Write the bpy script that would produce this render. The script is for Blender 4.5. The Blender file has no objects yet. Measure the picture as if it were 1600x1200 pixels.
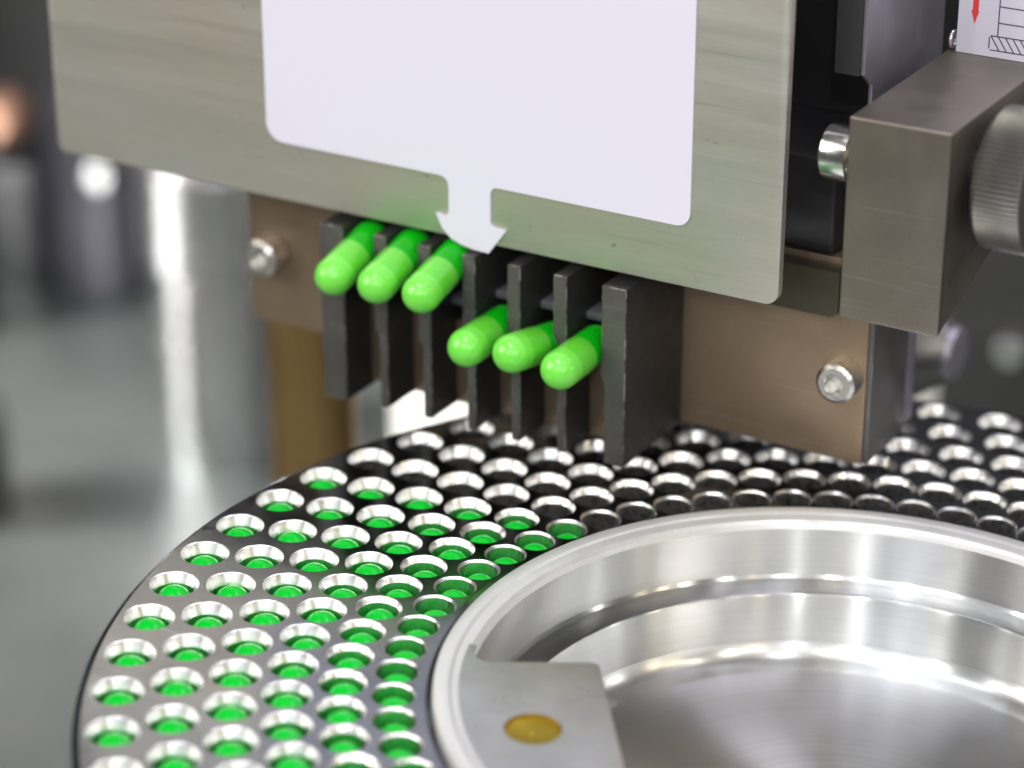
import bpy, bmesh, math, random
from mathutils import Vector, Matrix
random.seed(7)
scn = bpy.context.scene
COL = scn.collection
MM = 0.001                                   # everything below is written in millimetres
PI = math.pi

# ------------------------------------------------------------------ camera
TH, PH = math.radians(24.535), math.radians(30.532)
CAM = Vector((146.006, -322.144, 148.406))
fwd = Vector((-math.sin(PH)*math.cos(TH), math.cos(PH)*math.cos(TH), -math.sin(TH)))
cd = bpy.data.cameras.new('camera'); cam = bpy.data.objects.new('camera', cd); COL.objects.link(cam)
cam.location = CAM*MM
cam.rotation_euler = fwd.to_track_quat('-Z', 'Y').to_euler()
cd.sensor_width = 36.0; cd.lens = 36.0*4176.76/1600.0
cd.clip_start = 0.01; cd.clip_end = 20.0
cd.dof.use_dof = True; cd.dof.focus_distance = 0.380; cd.dof.aperture_fstop = 10.5; cd.dof.aperture_blades = 9
scn.camera = cam

# ------------------------------------------------------------------ light of the hall
w = bpy.data.worlds.new('World'); scn.world = w; w.use_nodes = True
bg = w.node_tree.nodes['Background']
bg.inputs[0].default_value = (0.92, 0.95, 1.0, 1); bg.inputs[1].default_value = 0.11

def lamp(name, pos, power, size, col=(1, 1, 1), target=(-20, -20, -20), shape='DISK', sy=None):
    l = bpy.data.lights.new(name, 'AREA'); l.energy = power; l.shape = shape; l.size = size*MM
    if sy: l.size_y = sy*MM
    l.color = col
    o = bpy.data.objects.new(name, l); COL.objects.link(o)
    o.location = Vector(pos)*MM
    o.rotation_euler = (Vector(target)-Vector(pos)).to_track_quat('-Z', 'Y').to_euler()
    return o
# spot lamps of the hall: behind and around the photographer
view = -fwd
rgt = Vector((math.cos(PH), math.sin(PH), 0)); upv = rgt.cross(fwd)
for a, b, pw, sz, c in [(-4, 4, 1.6, 50, (1, .98, .95)), (-30, 8, 1.0, 50, (1, .97, .92)), (34, 12, .8, 50, (1, .95, .85)), (-12, 36, 1.0, 50, (1, 1, 1)),
                        (22, 40, .8, 50, (1, 1, 1)), (6, 24, .7, 40, (1, .9, .7)), (-22, 26, .8, 40, (1, .95, .85)), (46, 28, .5, 40, (1, .9, .72)),
                        (-48, 20, 1.0, 45, (1, 1, 1)), (14, -10, .6, 40, (1, .97, .9)),
                        (60, 4, .5, 36, (1, .86, .6)), (-62, 6, .5, 36, (1, .95, .85)), (26, 1, .45, 30, (1, .8, .5)), (-16, 13, .45, 30, (1, 1, 1)), (52, 14, .45, 30, (1, .85, .6)), (74, 10, .6, 36, (1, .97, .9))]:
    a, b = math.radians(a), math.radians(b)
    d = (view*math.cos(a)*math.cos(b) + rgt*math.sin(a)*math.cos(b) + upv*math.sin(b)).normalized()
    lamp('hall_lamp', Vector((-20, -20, -20)) + d*1300, pw*1.25, sz*.40, c)
# broad bright ceiling field of the hall behind the photographer, a ceiling luminaire and added lights
d = (view*math.cos(.05)+Vector((0, 0, 1))*.10).normalized()
lamp('hall_ceiling', Vector((-20, -20, -20))+d*1700, 6.6, 2200, (0.95, 0.975, 1.0), shape='RECTANGLE', sy=900)
lamp('area_lamp', (-650, -560, 420), 3.8, 450, (1.0, 0.93, 0.83), shape='RECTANGLE', sy=500)  # added warm key light, set low and close to warm the plate's left end
lamp('area_lamp', (-100, -500, 1500), 7.0, 900, (0.97, 0.98, 1.0), shape='RECTANGLE', sy=600)
lamp('area_lamp', (450, 500, 1300), 8.0, 800, (0.86, 0.83, 1.0), shape='RECTANGLE', sy=500)  # lavender light added to tint the clamp top purple
standing = lamp('column_streak_light', (-620, 30, 20), 2.2, 90, (1.0, 0.97, 0.96), target=(-320, 310, -120), shape='RECTANGLE', sy=420)  # unseen light, added only to give the steel column its bright streak
standing.data.spread = math.radians(60)

scn.view_settings.view_transform = 'Standard'; scn.view_settings.look = 'None'
scn.view_settings.gamma = 1.0; scn.view_settings.exposure = 0.0
scn.render.engine = 'CYCLES'

# ------------------------------------------------------------------ materials
def mat(name, col, metal=0.0, rough=0.4, **kw):
    m = bpy.data.materials.new(name); m.use_nodes = True
    nt = m.node_tree; b = nt.nodes['Principled BSDF']
    b.inputs['Base Color'].default_value = (*col, 1); b.inputs['Metallic'].default_value = metal; b.inputs['Roughness'].default_value = rough
    for k, v in kw.items():
        b.inputs[k.replace('_', ' ')].default_value = v
    return m
def nodes(m): return m.node_tree, m.node_tree.nodes['Principled BSDF']
def noise_tex(nt, scale, stretch=(1, 1, 1), detail=6, coord='Object', rough=.6, rot=(0, 0, 0)):
    tc = nt.nodes.new('ShaderNodeTexCoord'); mp = nt.nodes.new('ShaderNodeMapping'); n = nt.nodes.new('ShaderNodeTexNoise')
    mp.inputs['Scale'].default_value = stretch; mp.inputs['Rotation'].default_value = rot
    n.inputs['Scale'].default_value = scale; n.inputs['Detail'].default_value = detail; n.inputs['Roughness'].default_value = rough
    nt.links.new(tc.outputs[coord], mp.inputs[0]); nt.links.new(mp.outputs[0], n.inputs['Vector'])
    return n.outputs['Fac']
def ramp(nt, fac, stops):
    r = nt.nodes.new('ShaderNodeValToRGB'); e = r.color_ramp.elements
    while len(e) < len(stops): e.new(.5)
    for k, (p, c) in zip(e, stops): k.position = p; k.color = (*c, 1) if len(c) == 3 else c
    nt.links.new(fac, r.inputs[0]); return r.outputs[0]
def mult(nt, a, b):
    x = nt.nodes.new('ShaderNodeMix'); x.data_type = 'RGBA'; x.blend_type = 'MULTIPLY'; x.inputs[0].default_value = 1
    nt.links.new(a, x.inputs[6]); nt.links.new(b, x.inputs[7]); return x.outputs[2]
def bump(nt, b, fac, strength, dist=0.00002):
    n = nt.nodes.new('ShaderNodeBump'); n.inputs['Strength'].default_value = strength; n.inputs['Distance'].default_value = dist
    nt.links.new(fac, n.inputs['Height']); nt.links.new(n.outputs[0], b.inputs['Normal'])
def g(v): return (v, v, v)
def scratch(nt, col, rot, amt, c1=(.9, .9, .9)):
    """sparse fine scratches laid over a colour"""
    f = noise_tex(nt, 2600, (.012, 1, 1), 2, rot=rot)
    msk = ramp(nt, f, [(.0, g(0)), (.69, g(0)), (.74, g(amt))])
    x = nt.nodes.new('ShaderNodeMix'); x.data_type = 'RGBA'; x.inputs[7].default_value = (*c1, 1)
    nt.links.new(msk, x.inputs[0]); nt.links.new(col, x.inputs[6]); return x.outputs[2]
def surf(name, c0, c1, metal, r0, r1, big=60, fine=900, stretch=(1, 1, 1), bstr=.15, lo=.3, hi=.7, scr=0.0, **kw):
    """metal or plastic with cloudy tone, fine grain and uneven gloss"""
    m = mat(name, c0, metal, r0, **kw); nt, b = nodes(m)
    cl = noise_tex(nt, big); fn = noise_tex(nt, fine*6, stretch, 3)
    tone = ramp(nt, cl, [(lo, c0), (hi, c1)])
    gr = ramp(nt, fn, [(.25, g(.88)), (.75, g(1.0))])
    cc = mult(nt, tone, gr)
    if scr:
        for rr in ((.3, .5, .9), (1.2, -.4, -.5)): cc = scratch(nt, cc, rr, scr)
    nt.links.new(cc, b.inputs['Base Color'])
    nt.links.new(ramp(nt, noise_tex(nt, big*2.3, (1, 1, 1), 8), [(.3, g(r0)), (.7, g(r1))]), b.inputs['Roughness'])
    bump(nt, b, fn, bstr)
    return m

M = {}
def brushed_plate():
    m = mat('brushed_steel', (.6, .58, .53), 1.0, .4); nt, b = nodes(m)
    fine = noise_tex(nt, 5000, (.03, 1, 1), 4); mid = noise_tex(nt, 260, (.05, 1, 1), 3); cl = noise_tex(nt, 11, (1, 1, 2.5), 4)
    tone = ramp(nt, cl, [(.36, (.70, .64, .55)), (.64, (.67, .69, .665))])
    c = mult(nt, tone, ramp(nt, fine, [(.25, g(.88)), (.75, g(1.0))]))
    c = mult(nt, c, ramp(nt, mid, [(.3, g(.94)), (.6, g(1.0))]))
    # little pits and smears of wear
    sp = noise_tex(nt, 420, (.5, 1, 1), 3, rough=.7)
    c = mult(nt, c, ramp(nt, sp, [(.0, g(1)), (.67, g(1)), (.73, g(.6))]))
    c = scratch(nt, c, (.2, .5, .3), .2); c = scratch(nt, c, (.1, -.6, .2), .3, (.25, .24, .22))
    nt.links.new(c, b.inputs['Base Color'])
    nt.links.new(ramp(nt, mid, [(.2, g(.40)), (.8, g(.56))]), b.inputs['Roughness'])
    b.inputs['Metallic'].default_value = .85
    bump(nt, b, fine, .08, .00003)
    return m
M['plate'] = brushed_plate()
M['sticker'] = mat('sticker_vinyl', (.75, .735, .87), 0, .38)
M['brown'] = surf('bronze_anodised', (.33, .24, .165), (.40, .30, .21), .75, .36, .5, 70, 800, (1, 1, .2), .2, scr=.16)
M['darkside'] = surf('dark_milled_steel', (.16, .16, .16), (.25, .24, .23), .8, .3, .5, 90, 500, (1, 1, .15), .35)
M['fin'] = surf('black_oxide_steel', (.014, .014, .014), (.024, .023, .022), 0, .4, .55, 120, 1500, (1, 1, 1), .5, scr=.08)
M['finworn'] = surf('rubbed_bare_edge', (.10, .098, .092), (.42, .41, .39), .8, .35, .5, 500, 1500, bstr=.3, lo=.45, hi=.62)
M['finedge'] = surf('fin_front_face', (.085, .083, .078), (.135, .13, .122), .5, .4, .55, 120, 1500, bstr=.4, scr=.16)  # front faces of the fins, lighter in tone than their sides
M['bracket'] = surf('grey_brown_steel', (.23, .20, .17), (.30, .265, .23), .85, .38, .5, 60, 700, (1, 1, .25), .25, scr=.16)
M['chrome'] = surf('chromed_steel', (.80, .79, .76), (.72, .72, .70), 1, .12, .25, 200, 900, bstr=.08)
M['screw'] = surf('zinc_screw', (.78, .77, .73), (.55, .54, .52), 1, .2, .4, 300, 1200, bstr=.3)
M['knob'] = surf('knurled_steel', (.15, .147, .138), (.21, .205, .195), .8, .36, .5, 150, 900, bstr=.2)
M['black'] = surf('black_enamel', (.012, .012, .014), (.02, .02, .023), 0, .3, .5, 40, 400, bstr=.1)
M['charcoal'] = surf('charcoal_paint', (.03, .03, .032), (.05, .05, .052), 0, .5, .6, 40, 400, bstr=.1)
M['olive'] = surf('olive_bronze', (.075, .068, .045), (.10, .09, .06), .5, .4, .5, 60, 600, bstr=.15)
M['lilac'] = surf('satin_aluminium', (.34, .33, .40), (.42, .41, .48), .7, .35, .5, 40, 500, (1, 1, .1), .2)
M['brass'] = surf('brass', (.40, .29, .03), (.47, .34, .045), .9, .4, .5, 150, 900, bstr=.15)
M['gold_post'] = surf('bronze_post', (.38, .24, .10), (.46, .30, .13), 1, .4, .5, 40, 400, bstr=.1)
M['steel_post'] = surf('steel_post', (.40, .39, .40), (.48, .47, .47), 1, .2, .3, 20, 300, bstr=.05)
M['table'] = surf('steel_table', (.17, .20, .195), (.27, .285, .27), .7, .34, .46, 14, 200, bstr=.05)
M['pale'] = surf('pale_grey_cover', (.62, .62, .57), (.68, .68, .63), 0, .5, .6, 20, 300, bstr=.05)
M['ink'] = mat('dark_blue_ink', (.07, .065, .13), 0, .5)
M['red'] = mat('red_ink', (.75, .05, .06), 0, .5)
M['copper'] = mat('copper_red', (.38, .22, .15), .8, .45)

def turned(name, c0, c1, r0, r1, grooves=5000, bstr=.12, aniso=1.0, big=50):
    """lathe-turned bright metal: circular tool marks about the object's own axis"""
    m = mat(name, c0, 1.0, r0); nt, b = nodes(m)
    tc = nt.nodes.new('ShaderNodeTexCoord'); sep = nt.nodes.new('ShaderNodeSeparateXYZ'); nt.links.new(tc.outputs['Object'], sep.inputs[0])
    def mth(op, a, bb=None):
        n = nt.nodes.new('ShaderNodeMath'); n.operation = op
        for i, v in enumerate((a, bb)):
            if v is None: continue
            if isinstance(v, (int, float)): n.inputs[i].default_value = v
            else: nt.links.new(v, n.inputs[i])
        return n.outputs[0]
    r = mth('SQRT', mth('ADD', mth('MULTIPLY', sep.outputs[0], sep.outputs[0]), mth('MULTIPLY', sep.outputs[1], sep.outputs[1])))
    cmb = nt.nodes.new('ShaderNodeCombineXYZ'); nt.links.new(r, cmb.inputs[0]); nt.links.new(sep.outputs[2], cmb.inputs[1])
    n = nt.nodes.new('ShaderNodeTexNoise'); n.inputs['Scale'].default_value = grooves; n.inputs['Detail'].default_value = 3
    nt.links.new(cmb.outputs[0], n.inputs['Vector'])
    cl = noise_tex(nt, big, (1, 1, 1), 8, rough=.65)
    tone = ramp(nt, cl, [(.3, c0), (.7, c1)])
    nt.links.new(mult(nt, tone, ramp(nt, n.outputs['Fac'], [(.25, g(.86)), (.7, g(1))])), b.inputs['Base Color'])
    nt.links.new(ramp(nt, noise_tex(nt, big*2, (1, 1, 1), 8, rough=.7), [(.3, g(r0)), (.7, g(r1))]), b.inputs['Roughness'])
    b.inputs['Anisotropic'].default_value = aniso; b.inputs['Anisotropic Rotation'].default_value = .25
    tg = nt.nodes.new('ShaderNodeTangent'); tg.direction_type = 'RADIAL'; tg.axis = 'Z'
    nt.links.new(tg.outputs[0], b.inputs['Tangent'])
    bump(nt, b, n.outputs['Fac'], bstr, .00002)
    return m
M['bowl'] = turned('turned_aluminium', (.80, .81, .82), (.87, .87, .87), .22, .27)
M['bowlfloor'] = turned('polished_aluminium_floor', (.74, .75, .76), (.82, .82, .82), .27, .31, aniso=.9, big=12)
M['rim'] = surf('sanded_aluminium_rim', (.80, .81, .82), (.88, .88, .88), .55, .3, .42, 60, 900, bstr=.08)
M['lug'] = surf('milled_aluminium', (.46, .47, .46), (.58, .59, .58), 1, .2, .3, 60, 700, (.1, 1, 1), .12)
M['disc'] = surf('polished_disc_steel', (.21, .225, .265), (.30, .315, .35), 1, .10, .24, 60, 900, bstr=.06, scr=.2)
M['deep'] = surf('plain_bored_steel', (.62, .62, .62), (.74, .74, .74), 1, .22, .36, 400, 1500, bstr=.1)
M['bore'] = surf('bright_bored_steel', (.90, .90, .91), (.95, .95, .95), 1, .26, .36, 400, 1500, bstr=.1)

def gel(name, col, rough=.12, sss=.25, coat=.6):
    m = mat(name, col, 0, rough); nt, b = nodes(m)
    b.inputs['Subsurface Weight'].default_value = sss; b.inputs['Subsurface Radius'].default_value = (.4, 1.0, .3); b.inputs['Subsurface Scale'].default_value = .0015
    b.inputs['Coat Weight'].default_value = coat; b.inputs['Coat Roughness'].default_value = .03
    nt.links.new(ramp(nt, noise_tex(nt, 260), [(.3, tuple(.93*c for c in col)), (.7, col)]), b.inputs['Base Color'])
    return m
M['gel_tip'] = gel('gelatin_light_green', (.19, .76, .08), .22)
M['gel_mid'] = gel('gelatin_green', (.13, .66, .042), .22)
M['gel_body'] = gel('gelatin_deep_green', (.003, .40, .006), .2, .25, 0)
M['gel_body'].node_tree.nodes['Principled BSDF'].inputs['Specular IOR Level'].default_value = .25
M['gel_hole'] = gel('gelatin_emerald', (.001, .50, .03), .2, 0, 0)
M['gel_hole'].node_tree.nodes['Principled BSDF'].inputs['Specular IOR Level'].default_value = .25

# ------------------------------------------------------------------ object helpers
def tag(o, label=None, cat=None, group=None, kind=None):
    for k, v in (('label', label), ('category', cat), ('group', group), ('kind', kind)):
        if v: o[k] = v
    return o
def empty(name, loc=(0, 0, 0)):
    o = bpy.data.objects.new(name, None); COL.objects.link(o); o.location = Vector(loc)*MM; o.empty_display_size = .005
    return o
def finish(name, bm, m, parent=None, loc=(0, 0, 0), smooth=30, rot=None):
    """bm in mm, local coordinates"""
    bmesh.ops.scale(bm, vec=(MM, MM, MM), verts=bm.verts)
    bmesh.ops.recalc_face_normals(bm, faces=bm.faces)
    me = bpy.data.meshes.new(name); bm.to_mesh(me); bm.free()
    for x in (m if isinstance(m, (list, tuple)) else [m]): me.materials.append(x)
    if smooth:
        me.polygons.foreach_set('use_smooth', [True]*len(me.polygons))
        me.set_sharp_from_angle(angle=math.radians(smooth))
    o = bpy.data.objects.new(name, me); COL.objects.link(o)
    o.location = Vector(loc)*MM
    if rot is not None: o.rotation_euler = rot
    if parent: o.parent = parent
    return o
def box_bm(x0, x1, y0, y1, z0, z1, bev=0.0, seg=2, bm=None):
    own = bm is None; b = bmesh.new()
    vs = [b.verts.new(p) for p in [(x0, y0, z0), (x1, y0, z0), (x1, y1, z0), (x0, y1, z0), (x0, y0, z1), (x1, y0, z1), (x1, y1, z1), (x0, y1, z1)]]
    for f in [(0, 3, 2, 1), (4, 5, 6, 7), (0, 1, 5, 4), (1, 2, 6, 5), (2, 3, 7, 6), (3, 0, 4, 7)]: b.faces.new([vs[i] for i in f])
    if bev: bmesh.ops.bevel(b, geom=list(b.edges), offset=bev, segments=seg, profile=.5, affect='EDGES')
    if own: return b
    me = bpy.data.meshes.new('t'); b.to_mesh(me); b.free(); bm.from_mesh(me); bpy.data.meshes.remove(me); return bm
def lathe_bm(prof, n=48, axis='z', bm=None, close=False, radfun=None, matidx=None):
    b = bm or bmesh.new()
    def P(r, a, h):
        if radfun: r = radfun(r, a)
        x, y = r*math.cos(a), r*math.sin(a)
        return {'z': (x, y, h), 'x': (h, x, y), 'y': (x, h, y)}[axis]
    rows = []
    for r, h in prof:
        if r < 1e-6: rows.append([b.verts.new(P(0, 0, h))])
        else: rows.append([b.verts.new(P(r, 2*PI*k/n, h)) for k in range(n)])
    for i in range(len(rows)-1):
        A, B = rows[i], rows[i+1]
        for k in range(n):
            k2 = (k+1) % n
            if len(A) == 1 and len(B) == 1: continue
            if len(A) == 1: f = b.faces.new((A[0], B[k], B[k2]))
            elif len(B) == 1: f = b.faces.new((A[k], B[0], A[k2]))
            else: f = b.faces.new((A[k], B[k], B[k2], A[k2]))
            if matidx: f.material_index = matidx[i]
    return b
def fillet_poly(pts):
    """pts: (x, y, r) corners -> outline with rounded corners"""
    out = []; n = len(pts)
    for i in range(n):
        p = Vector(pts[i][:2]); r = pts[i][2]
        if r <= 0: out.append(p); continue
        a = (Vector(pts[i-1][:2])-p).normalized(); c = (Vector(pts[(i+1) % n][:2])-p).normalized()
        ang = a.angle(c); t = r/math.tan(ang/2); ctr = p+(a+c).normalized()*(r/math.sin(ang/2))
        s, e = p+a*t, p+c*t
        a0 = math.atan2(s.y-ctr.y, s.x-ctr.x); a1 = math.atan2(e.y-ctr.y, e.x-ctr.x)
        d = (a1-a0+PI) % (2*PI)-PI
        for k in range(9): out.append(ctr+Vector((math.cos(a0+d*k/8), math.sin(a0+d*k/8)))*r)
    return out
def slab_bm(outline, h0, h1, plane='xz', holes=(), bev=0.0):
    """flat outline extruded; plane 'xz' runs along y, 'xy' along z, 'yz' along x"""
    b = bmesh.new()
    def P(u, v, h): return {'xz': (u, h, v), 'xy': (u, v, h), 'yz': (h, u, v)}[plane]
    loops = [list(outline)]+[list(q) for q in holes]
    caps = []
    for h in (h0, h1):
        es = []; ring = []
        for lp in loops:
            vs = [b.verts.new(P(p[0], p[1], h)) for p in lp]; ring.append(vs)
            es += [b.edges.new((vs[k], vs[(k+1) % len(vs)])) for k in range(len(vs))]
        bmesh.ops.triangle_fill(b, use_beauty=True, use_dissolve=False, edges=es)
        caps.append(ring)
    for A, B in zip(*caps):
        for k in range(len(A)):
            k2 = (k+1) % len(A); b.faces.new((A[k], A[k2], B[k2], B[k]))
    if bev:
        bmesh.ops.recalc_face_normals(b, faces=b.faces)
        es = [e for e in b.edges if len(e.link_faces) == 2 and e.calc_face_angle(0) > 1.0]
        bmesh.ops.bevel(b, geom=es, offset=bev, segments=2, profile=.5, affect='EDGES')
    return b

# ------------------------------------------------------------------ setting: the machine table, cover and dark rear wall
tag(finish('machine_table', box_bm(-900, 600, -700, 480, -248, -228), M['table']), kind='structure')

# ------------------------------------------------------------------ the hole disc
DC = Vector((31.657, -40.070, -35.536))              # disc centre; the disc leans by two degrees
NZ = Vector((0.0305, 0.0216, 1)).normalized()
NX = (Vector((1, 0, 0))-NZ*NZ.x).normalized(); NY = NZ.cross(NX)
DM = Matrix((NX, NY, NZ)).transposed()
DROT = DM.to_euler()
D0, X0, SP, STEP, A0 = -31.511, 90.774, 7.8624, math.radians(5.895473), math.radians(-146.850)
def ring(i):
    xx = X0-i*SP; return math.hypot(D0, xx), math.atan2(D0, xx)
RINGS = [ring(i) for i in range(6)]
RIM = [3.5, 3.5, 3.5, 3.45, 3.3, 2.98]
BORE = [2.88, 2.88, 2.88, 2.88, 2.84, 2.78]
CONE = [1.5, 1.5, 1.45, 1.3, .85, .3]
APEX = [.6, .6, .62, .68, .8, .9]
ROWS = range(-24, 37)
NS = 32
bm = bmesh.new()
edges_r = [100.3]+[(RINGS[i][0]+RINGS[i+1][0])/2 for i in range(5)]+[56.95]
def pol(r, a, z): return (r*math.cos(a), r*math.sin(a), z)
for i in range(6):
    R, off = RINGS[i]
    ro, ri = edges_r[i], edges_r[i+1]
    for row in ROWS:
        a = A0+row*STEP+off
        c = Vector(pol(R, a, 0))
        # outline of the cell, 8 points per side, starting at outer/-half
        q = 8; h = STEP/2
        out = [(ro, a-h+STEP*k/q) for k in range(q)]+[(ro+(ri-ro)*k/q, a+h) for k in range(q)]+[(ri, a+h-STEP*k/q) for k in range(q)]+[(ri+(ro-ri)*k/q, a-h) for k in range(q)]
        ov = [Vector(pol(r, t, 0)) for r, t in out]
        jr, jc = random.uniform(-.05, .03), random.uniform(-.1, .1)*(CONE[i] > .5)
        prof = [(RIM[i]+.10+jr, 0), (RIM[i]+jr, -.08), (BORE[i], -CONE[i]-jc), (BORE[i]-.02, -CONE[i]-jc-.06), (BORE[i]-.02, -11.5)]
        angs = [math.atan2(v.y-c.y, v.x-c.x) for v in ov]
        rows = [[bm.verts.new(v) for v in ov]]
        for r, z in prof: rows.append([bm.verts.new((c.x+r*math.cos(t), c.y+r*math.sin(t), z)) for t in angs])
        for j in range(len(rows)-1):
            for k in range(NS):
                f = bm.faces.new((rows[j][k], rows[j][(k+1) % NS], rows[j+1][(k+1) % NS], rows[j+1][k]))
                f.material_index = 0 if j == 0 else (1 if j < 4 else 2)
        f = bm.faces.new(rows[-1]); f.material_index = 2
    # plain sector that closes the ring, beyond the picture
    a1 = A0+(ROWS[-1]+.5)*STEP+off; a2 = A0+(ROWS[0]-.5)*STEP+off+2*PI
    for k in range(4):
        t0, t1 = a1+(a2-a1)*k/4, a1+(a2-a1)*(k+1)/4
        bm.faces.new([bm.verts.new(pol(*x, 0)) for x in ((ro, t0), (ro, t1), (ri, t1), (ri, t0))])
lathe_bm([(100.3, 0), (100.7, -.1), (101.3, -.75), (101.3, -12), (56.0, -12), (56.0, -.3), (56.2, -.05), (56.95, 0)], 488, bm=bm)
bmesh.ops.remove_doubles(bm, verts=bm.verts, dist=.0005)
disc = finish('perforated_disc', bm, [M['disc'], M['bore'], M['deep']], loc=DC, smooth=14, rot=DROT)
tag(disc, 'large round polished steel disc perforated with six rings of chamfered holes', 'disc')

# ------------------------------------------------------------------ capsules sitting in the disc holes
ORD = ['first', 'second', 'third', 'fourth', 'fifth', 'sixth', 'seventh', 'eighth', 'ninth', 'tenth', 'eleventh', 'twelfth', 'thirteenth', 'fourteenth']
RN = ['outermost ring', 'second ring from the edge', 'third ring from the edge', 'third ring from the bowl', 'second ring from the bowl', 'innermost ring']
def pix(P):
    d = P-CAM; z = d.dot(fwd)
    return 800+4176.76*d.dot(rgt)/z, 600-4176.76*d.dot(upv)/z
def dome_mesh():
    b = bmesh.new()
    prof = [(0, 0)]+[(2.56*math.sin(t*PI/20), -2.35*(1-math.cos(t*PI/20))) for t in range(1, 10)]+[(2.58, -2.4), (2.58, -7.5), (0, -7.6)]
    lathe_bm(prof, 32, bm=b)
    o = finish('capsule', b, M['gel_hole'], smooth=40); me = o.data; bpy.data.objects.remove(o); return me
dome = dome_mesh()
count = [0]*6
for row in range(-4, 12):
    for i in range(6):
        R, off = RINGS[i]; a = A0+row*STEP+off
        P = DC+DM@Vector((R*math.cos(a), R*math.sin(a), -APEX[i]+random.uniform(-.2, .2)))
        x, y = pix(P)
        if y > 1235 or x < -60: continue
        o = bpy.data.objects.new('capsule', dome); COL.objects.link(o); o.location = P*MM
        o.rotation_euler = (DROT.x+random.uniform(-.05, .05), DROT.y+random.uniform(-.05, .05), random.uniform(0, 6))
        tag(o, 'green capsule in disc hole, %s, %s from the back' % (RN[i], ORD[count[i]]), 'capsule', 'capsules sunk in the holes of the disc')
        count[i] += 1

# ------------------------------------------------------------------ the bowl in the middle of the disc
bowl = empty('bowl', DC); bowl.rotation_euler = DROT
tag(bowl, 'shiny turned aluminium bowl with stepped wall in the middle of the disc', 'bowl')
finish('rim', lathe_bm([(55.3, -11), (55.3, .9), (55.05, 1.3), (54.5, 1.5), (53.8, 1.54), (53.2, 1.45), (52.8, 1.2), (52.2, 1.15), (51.5, .95), (51.0, .5), (50.75, -.2)], 256), M['rim'], bowl, smooth=22)
finish('wall', lathe_bm([(50.75, -.21), (49.9, -7.3), (49.5, -7.8), (48.8, -8.05), (46.5, -8.2), (46.0, -8.5), (45.8, -9.0), (45.5, -16.2)], 256), M['bowl'], bowl, smooth=28)
finish('bowl_floor', lathe_bm([(45.5, -16.21), (45.1, -17.6), (43.9, -18.6), (42.1, -19.0), (41.1, -19.0), (40.9, -19.15), (24, -19.2), (23.8, -19.3), (0, -19.3)], 256), M['bowlfloor'], bowl, smooth=40)
# lug at rim height inside the bowl
ctr = Vector((0, 0))
A = Vector((-32.5, -10.5)); u = Vector((-.835, -.55)); v = Vector((.587, -.809))
def to_circle(p, d, r):
    q = p-ctr; b_ = q.dot(d); c_ = q.dot(q)-r*r; return p+d*(-b_+math.sqrt(b_*b_-c_))
rl = 51.9
P1 = to_circle(A, u, rl); P2 = to_circle(A, v, rl)
a1 = math.atan2(P1.y, P1.x); a2 = math.atan2(P2.y, P2.x)
a1 = a1 % (2*PI); a2 = a2 % (2*PI)
arc0 = a1-math.radians(5.5)
pa = ctr+Vector((math.cos(arc0), math.sin(arc0)))*51.0
pb = P1-u*4.6
def bez(p0, p1, p2, n=8): return [p0*(1-t)**2+p1*2*t*(1-t)+p2*t*t for t in [k/n for k in range(n+1)]]
outl = [(q.x, q.y) for q in bez(pa, P1-u*.6, pb)]
cor = fillet_poly([(pb.x, pb.y, 0), (A.x, A.y, 1.2), (P2.x, P2.y, 0)])
outl += [(q.x, q.y) for q in cor[1:]]
n = 24
outl += [(rl*math.cos(a2+(a1-.02-a2)*k/n), rl*math.sin(a2+(a1-.02-a2)*k/n)) for k in range(1, n+1)]
outl += [(rl*math.cos(arc0), rl*math.sin(arc0))]
IN = Vector((-31.4, -29.8))
hole = [(IN.x+3.75*math.cos(2*PI*k/40), IN.y+3.75*math.sin(2*PI*k/40)) for k in range(40)]
lug = finish('lug', slab_bm(outl, -18.0, 1.08, 'xy', [hole]), M['lug'], bowl, smooth=25)
lug['label'] = 'flat milled lug across the bowl with a brass insert'
ins = finish('brass_insert', lathe_bm([(3.74, .2), (3.7, -.1), (3.66, -.42), (3.5, -.5), (.5, -.55), (.3, -.7), (0, -.75)], 48), M['brass'], lug, loc=(IN.x, IN.y, .8))

# ------------------------------------------------------------------ guide block with comb of fins
blk = empty('guide_block', (-49, 17, -30.6)); tag(blk, 'brown metal guide block with black comb of fins above the disc', 'guide block')
BX, BY, BZ = -49, 17, -30.6
def L(x, y, z): return (x-BX, y-BY, z-BZ)
def lbox(x0, x1, y0, y1, z0, z1, bev=.2): return box_bm(x0-BX, x1-BX, y0-BY, y1-BY, z0-BZ, z1-BZ, bev)
finish('block_body', lbox(-105.4, 7.2, 17, 31.5, -30.6, 2.0, .25), M['brown'], blk)
finish('side_face', lbox(7.22, 8.0, 17.3, 31.2, -30.4, 1.5, .1), M['darkside'], blk)  # dark grey sheet laid over the block's right side face
finish('rear_plate', lbox(-104, 7.5, 31.7, 36.0, -30.2, 1.5, .2), M['lilac'], blk)
FZ0, FZ1 = -30.7, -1.7
lefts = [-77.7, -67.65, -59.6, -51.6, -43.65, -35.65, -27.45]
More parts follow.
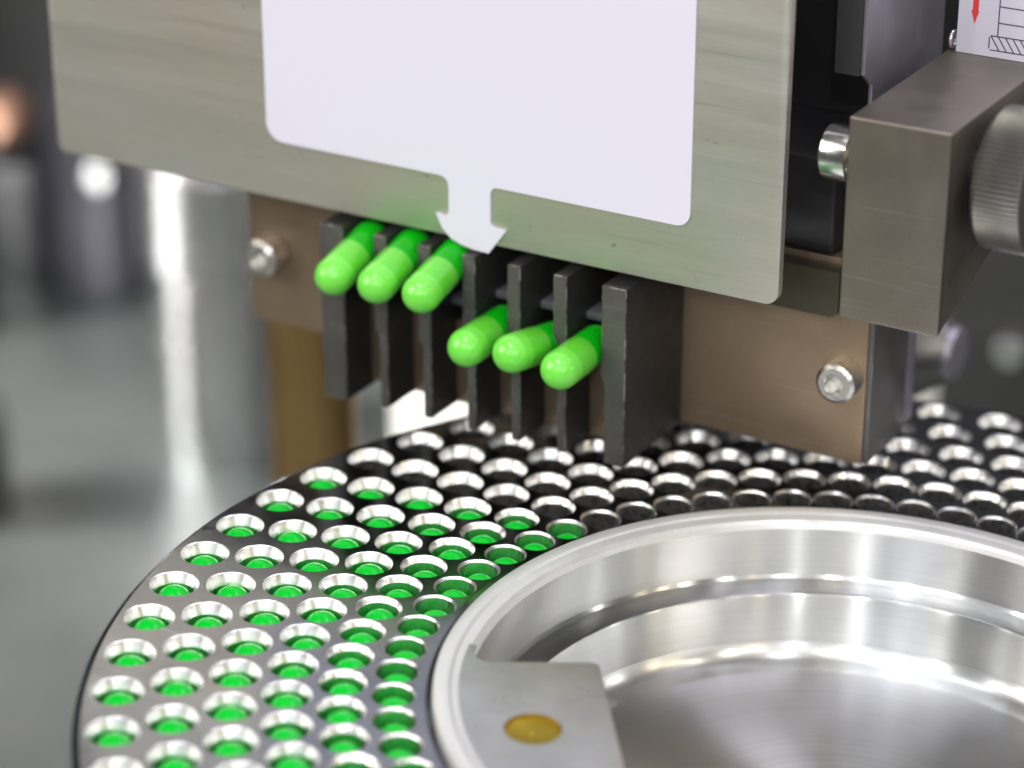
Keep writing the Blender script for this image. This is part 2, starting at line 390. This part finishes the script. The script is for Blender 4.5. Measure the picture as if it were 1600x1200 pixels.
for k, xl in enumerate(lefts):
    if k == 0:
        ol = [(xl, FZ1), (xl+4.3, FZ1), (xl+4.3, FZ0-.6), (xl, FZ0-.6)]
    elif k == 6:
        ol = [(xl, FZ1), (xl+4.1, FZ1), (xl+4.1, FZ0), (xl+.65, FZ0), (xl+.65, -17.4), (xl+.05, -16.4)]
    else:
        ol = [(xl, FZ1), (xl+2.25, FZ1), (xl+2.25, FZ0), (xl+.75, FZ0), (xl+.75, -18.9), (xl, -17.4)]
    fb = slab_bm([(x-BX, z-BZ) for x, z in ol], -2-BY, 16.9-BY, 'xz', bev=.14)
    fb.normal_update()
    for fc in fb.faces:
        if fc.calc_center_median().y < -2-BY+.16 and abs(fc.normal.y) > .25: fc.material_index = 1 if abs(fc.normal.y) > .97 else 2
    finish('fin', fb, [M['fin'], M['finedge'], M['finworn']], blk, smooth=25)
# ledges between the fins: the floor of the upper pocket
for k in range(6):
    x0 = lefts[k]+(4.3 if k == 0 else 2.25)+.05; x1 = lefts[k+1]-.05
    lz = -9.3 if k >= 3 else -12.0
    finish('ledge', lbox(x0, x1, 4.0, 16.8, lz-1.2, lz, .15), M['lilac'], blk)
    finish('pocket_floor', lbox(x0, x1, 5.3, 16.8, -30.5, -16.5, .15), M['brown'], blk)
def screw(parent, x, y, z, r=3.15, hgt=4.0, base=(BX, BY, BZ)):
    """socket head screw, axis along -y"""
    s = empty('screw', (0, 0, 0)); s.parent = parent; s.location = Vector((x-base[0], y-base[1], z-base[2]))*MM
    def rf(rr, a): return rr
    b = lathe_bm([(r*.55, -hgt+.02), (r*.62, -hgt), (r*.82, -hgt), (r, -hgt+.45), (r, -hgt+.6)], 48, 'y')
    lathe_bm([(r*.995, -hgt+.61), (r, -.02), (0, -.02)], 96, 'y', bm=b, radfun=lambda q, a: q*(1+.018*math.cos(48*a)))
    hd = finish('head', b, M['screw'], s, smooth=30)
    b = bmesh.new()
    hx = [(r*.56*math.cos(k*PI/3+.3), r*.56*math.sin(k*PI/3+.3)) for k in range(6)]
    rim_ = [b.verts.new((r*.56*math.cos(2*PI*k/36+.3), -hgt+.05, r*.56*math.sin(2*PI*k/36+.3))) for k in range(36)]
    inner = []
    for k in range(36):
        j, t = k//6, (k % 6)/6
        p, q = hx[j], hx[(j+1) % 6]; inner.append(((p[0]+(q[0]-p[0])*t)*.97, (p[1]+(q[1]-p[1])*t)*.97))
    v1 = [b.verts.new((p[0], -hgt+.3, p[1])) for p in inner]; v2 = [b.verts.new((p[0]*.96, -hgt+2.1, p[1]*.96)) for p in inner]
    for k in range(36):
        k2 = (k+1) % 36
        b.faces.new((rim_[k], rim_[k2], v1[k2], v1[k])); b.faces.new((v1[k], v1[k2], v2[k2], v2[k]))
    b.faces.new(v2)
    finish('hex_socket', b, M['screw'], s, smooth=25)
    return s
screw(blk, 3.8, 17, -16.5, 3.1, 4.0)
screw(blk, -100.9, 17, -17.8, 3.2, 4.0)

# ------------------------------------------------------------------ capsules held in the comb
def comb_capsule(pos, axis, label):
    t = empty('capsule', pos); ax = Vector(axis).normalized()
    t.rotation_euler = ax.to_track_quat('Z', 'Y').to_euler()
    R = 3.0
    prof = [(R*math.sin(k*PI/24), -R*math.cos(k*PI/24)) for k in range(13)]
    prof[0] = (0, -R)
    prof += [(R, 1.2), (R, 1.35), (R*.998, 5.75), (R*.985, 5.87), (R*.95, 5.9)]
    mi = [0]*13+[0]+[1]*20
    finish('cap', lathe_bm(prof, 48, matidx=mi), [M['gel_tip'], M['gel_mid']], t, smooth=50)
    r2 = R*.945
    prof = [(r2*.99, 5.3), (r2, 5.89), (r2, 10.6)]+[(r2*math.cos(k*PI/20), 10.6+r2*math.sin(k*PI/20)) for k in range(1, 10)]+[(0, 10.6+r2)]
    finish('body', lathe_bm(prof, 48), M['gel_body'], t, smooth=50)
    tag(t, label, 'capsule', 'capsules poking out of the comb')
    return t
for pos, ax, lab in [((-70.5, -8.8, -6.8), (0, .97, .25), 'upper green capsule, leftmost in the comb, beside the widest left fin'),
                     ((-62.5, -9.0, -6.4), (0, .97, .25), 'upper green capsule, second from the left in the comb'),
                     ((-54.4, -9.1, -6.2), (0, .97, .25), 'upper green capsule just left of the white arrow tip'),
                     ((-46.5, -9.0, -13.3), (0, 1, 0), 'lower green capsule, leftmost of the three lower ones in the comb'),
                     ((-38.5, -9.2, -12.4), (.10, .985, -.14), 'lower green capsule tilted sideways, middle of the three lower ones'),
                     ((-30.5, -8.8, -13.4), (0, 1, .02), 'lower green capsule, rightmost in the comb, against the thick right fin')]:
    comb_capsule(pos, ax, lab)

# ------------------------------------------------------------------ front plate with its sticker
pl = finish('front_plate', slab_bm(fillet_poly([(-131, 0, 1.2), (0, 0, 2.2), (0.2, 70, 1), (-131, 70, 1)]), 0, 1.5, 'xz', bev=.12), M['plate'], loc=(0, 0, 0), smooth=25)
tag(pl, 'brushed stainless steel plate with white arrow sticker above the capsules', 'plate')
st = fillet_poly([(-88.3, 60, 1), (-88.3, 9.6, 3), (-54.95, 9.6, 1.6), (-54.95, 3.0, 1.0), (-57.2, 3.3, .15)])[:-0 or None]
curve = [(-56.2, 1.2), (-54.6, -.3), (-52.6, -1.0), (-50.5, -1.35), (-48.2, -1.5)]
rest = fillet_poly([(-57.2, 3.3, 0), (-48.0, -1.5, .25), (-44.9, 2.75, .15), (-47.6, 2.9, .9), (-47.6, 9.35, 1.3), (-14.2, 9.35, 2.2), (-14.2, 60, 1), (-88.3, 60, 0)])
pts = [(p.x, p.y) for p in st]+curve[:-1]+[(p.x, p.y) for p in rest[1:-1]]
stk = finish('arrow_sticker', slab_bm(pts, -.32, -.02, 'xz'), M['sticker'], pl, smooth=25)
stk['label'] = 'white sticker ending in a downward arrow'

# ------------------------------------------------------------------ parts behind the plate on the right
o = finish('olive_strip', slab_bm(fillet_poly([(-60, -6.0, 0), (3.6, -6.0, 1.3), (3.6, 1.2, .3), (-60, 1.2, 0)]), 13.2, 16.6, 'xz', bev=.1), M['olive'], smooth=25)
tag(o, 'dark olive metal strip with a rounded corner between plate and brown block', 'strip')
hs = empty('black_housing', (-50, 40, 2.1)); tag(hs, 'black housing in the gap between steel plate and clamp', 'housing')
finish('housing_body', box_bm(-50, 54, -3, 40, 0.1, 95, .6), M['black'], hs)
finish('cover', box_bm(-40, 51, -23.5, -3.2, .1, 15, .8), M['black'], hs)

# upright bar with a pale lilac flank
ub = empty('upright_bar', (3.6, 12, 31.8)); tag(ub, 'dark upright bar with satin lilac flank behind the clamp', 'bar')
finish('bar_body', box_bm(-2.0, 1.95, 0, 30, 0, 50, .2), M['charcoal'], ub)
finish('flank', slab_bm([(.3, .2), (.3, 50), (29.5, 50), (29.5, -16), (3.4, -16), (3.4, -2.2)], 1.97, 2.6, 'yz', bev=.08), M['lilac'], ub, smooth=25)

# ------------------------------------------------------------------ clamp bracket with knurled knob
cb = empty('clamp_bracket', (18.5, -5, 3.9)); tag(cb, 'grey-brown steel clamp block with knurled knob at the right', 'clamp')
prof = fillet_poly([(0, -1.2, .3), (0, 28.2, .3), (40, 28.2, .3), (40, 12.3, .3)])
prof = [(p.x, p.y) for p in prof]
finish('clamp_body', slab_bm(prof, -7.0, 7.8, 'yz', bev=.45), M['bracket'], cb, smooth=25)
kx, ky, kz = 7.5, 10.6, 19.6
b = lathe_bm([(0, 2.2), (4, 2.2)], 96, 'x')
NR = 84
finish('knob', lathe_bm([(0, 2.6), (8.2, 2.6), (9.2, 2.9), (9.6, 3.4)], 96, 'x'), M['knob'], cb, loc=(kx, ky, kz), smooth=30)
b.free()
kn = [c for c in cb.children if c.name.startswith('knob')][0]
b = lathe_bm([(9.6, 3.4), (9.75, 3.6), (9.75, 9.4), (9.5, 9.8)], NR*4, 'x', radfun=lambda q, a: q+.2*math.cos(NR*a))
finish('knurling', b, M['knob'], kn, smooth=60)
finish('knob_face', lathe_bm([(9.5, 9.8), (8.6, 10.2), (8.3, 10.2), (8.0, 9.9), (4, 9.9), (3.8, 10.3), (0, 10.3)], 96, 'x'), M['knob'], kn, smooth=30)
finish('spindle', lathe_bm([(3.2, -.1), (3.2, 2.7)], 40, 'x'), M['black'], kn, smooth=30)
pn = finish('pin', lathe_bm([(0, -5.4), (3.3, -5.4), (3.9, -4.9), (4.0, -4.5), (4.0, -1.2), (3.7, -.9), (3.2, -.85), (3.2, -.35), (3.7, -.3), (3.7, .3)], 64, 'x'), M['chrome'], cb, loc=(-7.4, 6.5, 20.4), smooth=30)
pn['label'] = 'shiny chromed pin'

# white drawing plate standing on the clamp
dp = empty('drawing_plate', (13, 29, 32.12)); tag(dp, 'white plate with red arrow and ladder drawing at the top right corner', 'sign')
DY = 0
finish('panel', box_bm(0, 34, 0, 1.0, 0, 26, .15), M['sticker'], dp)
def ink(name, pts, m, h=.05): return finish(name, slab_bm(pts, -h, -.002, 'xz'), m, dp, smooth=0)
ink('red_arrow', [(2.6, 4.6), (3.2, 6.5), (3.05, 6.5), (3.05, 9), (2.2, 9), (2.2, 6.5), (2.0, 6.5)], M['red'])
def stroke(name, x0, z0, x1, z1, wd=.16):
    d = (Vector((x1, z1))-Vector((x0, z0))).normalized(); nrm = Vector((-d.y, d.x))*wd/2
    a, b_ = Vector((x0, z0)), Vector((x1, z1))
    return ink(name, [tuple(a+nrm), tuple(a-nrm), tuple(b_-nrm), tuple(b_+nrm)], M['ink'])
for x0, z0, x1, z1 in [(6.2, 3.2, 6.2, 14), (6.2, 5.2, 13, 5.2), (6.2, 7.6, 13, 7.6), (6.2, 10.0, 13, 10.0), (5.2, 3.2, 14, 3.2), (5.2, 1.1, 14, 1.1), (5.0, 1.3, 5.0, 3.0)]:
    stroke('ladder_line', x0, z0, x1, z1)
for k in range(8): stroke('hatch_line', 5.2+k*1.1, 3.2, 6.6+k*1.1, 1.1)
ring_ = finish('ring_screw', lathe_bm([(1.1+.35*math.cos(t*PI/5), .35*math.sin(t*PI/5)) for t in range(11)], 32, 'x'), M['screw'], loc=(12.2, 30.0, 33.6), smooth=60)
tag(ring_, 'small shiny wire ring beside the white drawing plate', 'ring')

# ------------------------------------------------------------------ blurred surroundings
def post(name, x, y, r, z0, z1, m, label, cat, extra=()):
    t = empty(name, (x, y, z0)); tag(t, label, cat)
    finish('shaft', lathe_bm([(r, 0), (r, z1-z0-1), (r-1, z1-z0), (0, z1-z0)], 64), m, t, smooth=40)
    for nm, r1, a, b_, m1 in extra:
        finish(nm, lathe_bm([(0, a), (r1-.6, a), (r1, a+.6), (r1, b_-.6), (r1-.6, b_), (0, b_)], 64), m1, t, smooth=40)
    return t
TZ = -228
post('steel_column', -326, 305, 25, TZ, 90, M['steel_post'], 'blurred bright steel column at the left behind the disc', 'column',
     [('collar', 28, 66, 100, M['steel_post'])])
post('bronze_post', -134, 74.5, 8.8, TZ, -52, M['gold_post'], 'blurred golden bronze post under the left end of the brown block', 'post',
     [('dark_sleeve', 13, 0, 100, M['charcoal'])])
post('dark_column', -262, 345, 14, TZ, 90, M['charcoal'], 'blurred dark column between the bright column and the brown block', 'column')
post('grey_column', -470, 330, 16, TZ, 120, M['steel_post'], 'blurred grey column at the top left corner', 'column')
o = finish('dark_wall', box_bm(-900, -150, 420, 440, TZ+.2, 300, 2), M['charcoal']); tag(o, 'blurred dark wall panel at the far left behind the columns', 'wall')
o = finish('pale_cover', box_bm(-224, -52.5, 240, 245, TZ+.2, -108, 1), M['pale']); tag(o, 'blurred pale grey cover panel behind the disc', 'panel')
o = finish('dark_cabinet', box_bm(-51, 200, 200, 320, TZ+.2, 60, 2), M['charcoal']); tag(o, 'blurred dark cabinet at the right behind the disc', 'cabinet')
o = finish('copper_knob', lathe_bm([(0, -8), (6, -8), (9, -4), (9, 4), (6, 8), (0, 8)], 40, 'y'), M['copper'], loc=(-437, 330, -144), smooth=40); tag(o, 'blurred copper coloured knob at the left edge of the picture', 'knob')
o = finish('bolt_head', lathe_bm([(0, -5), (4, -5), (5, -3), (5, 5), (0, 5)], 32, 'y'), M['steel_post'], loc=(-380, 312, -148), smooth=40); tag(o, 'small blurred shiny bolt head under the left end of the plate', 'bolt')
t = empty('shaft_end', (-20, 75, -36)); tag(t, 'blurred dark turned shaft end behind the brown block', 'shaft')
finish('shaft', lathe_bm([(0, -40), (10, -40), (10, 12), (5, 19)], 48, 'x'), M['darkside'], t, smooth=40)
finish('tip', lathe_bm([(5, 19.02), (4.5, 20), (0, 20.2)], 48, 'x'), M['lilac'], t, smooth=40)
o = finish('bolt_head', lathe_bm([(0, -6), (3.4, -6), (4.2, -5), (4.2, 0), (0, 0)], 32, 'y'), M['chrome'], loc=(-32.4, 199.8, -88.8), smooth=40); tag(o, 'small blurred round bolt head on the dark cabinet at the right edge', 'bolt')
t = post('table_foot', -372, 222, 16, TZ, TZ+34, M['charcoal'], 'blurred dark round foot on the table at the left edge', 'foot')
o = finish('lilac_cover', box_bm(-458, -432, 372, 400, TZ+.2, -150, 3), M['lilac']); tag(o, 'blurred lilac grey cover below the left end of the plate', 'cover')
o = finish('machine_base', box_bm(-520, -462, 372, 410, TZ+.2, -182, 3), M['black']); tag(o, 'blurred black box low at the far left', 'box')
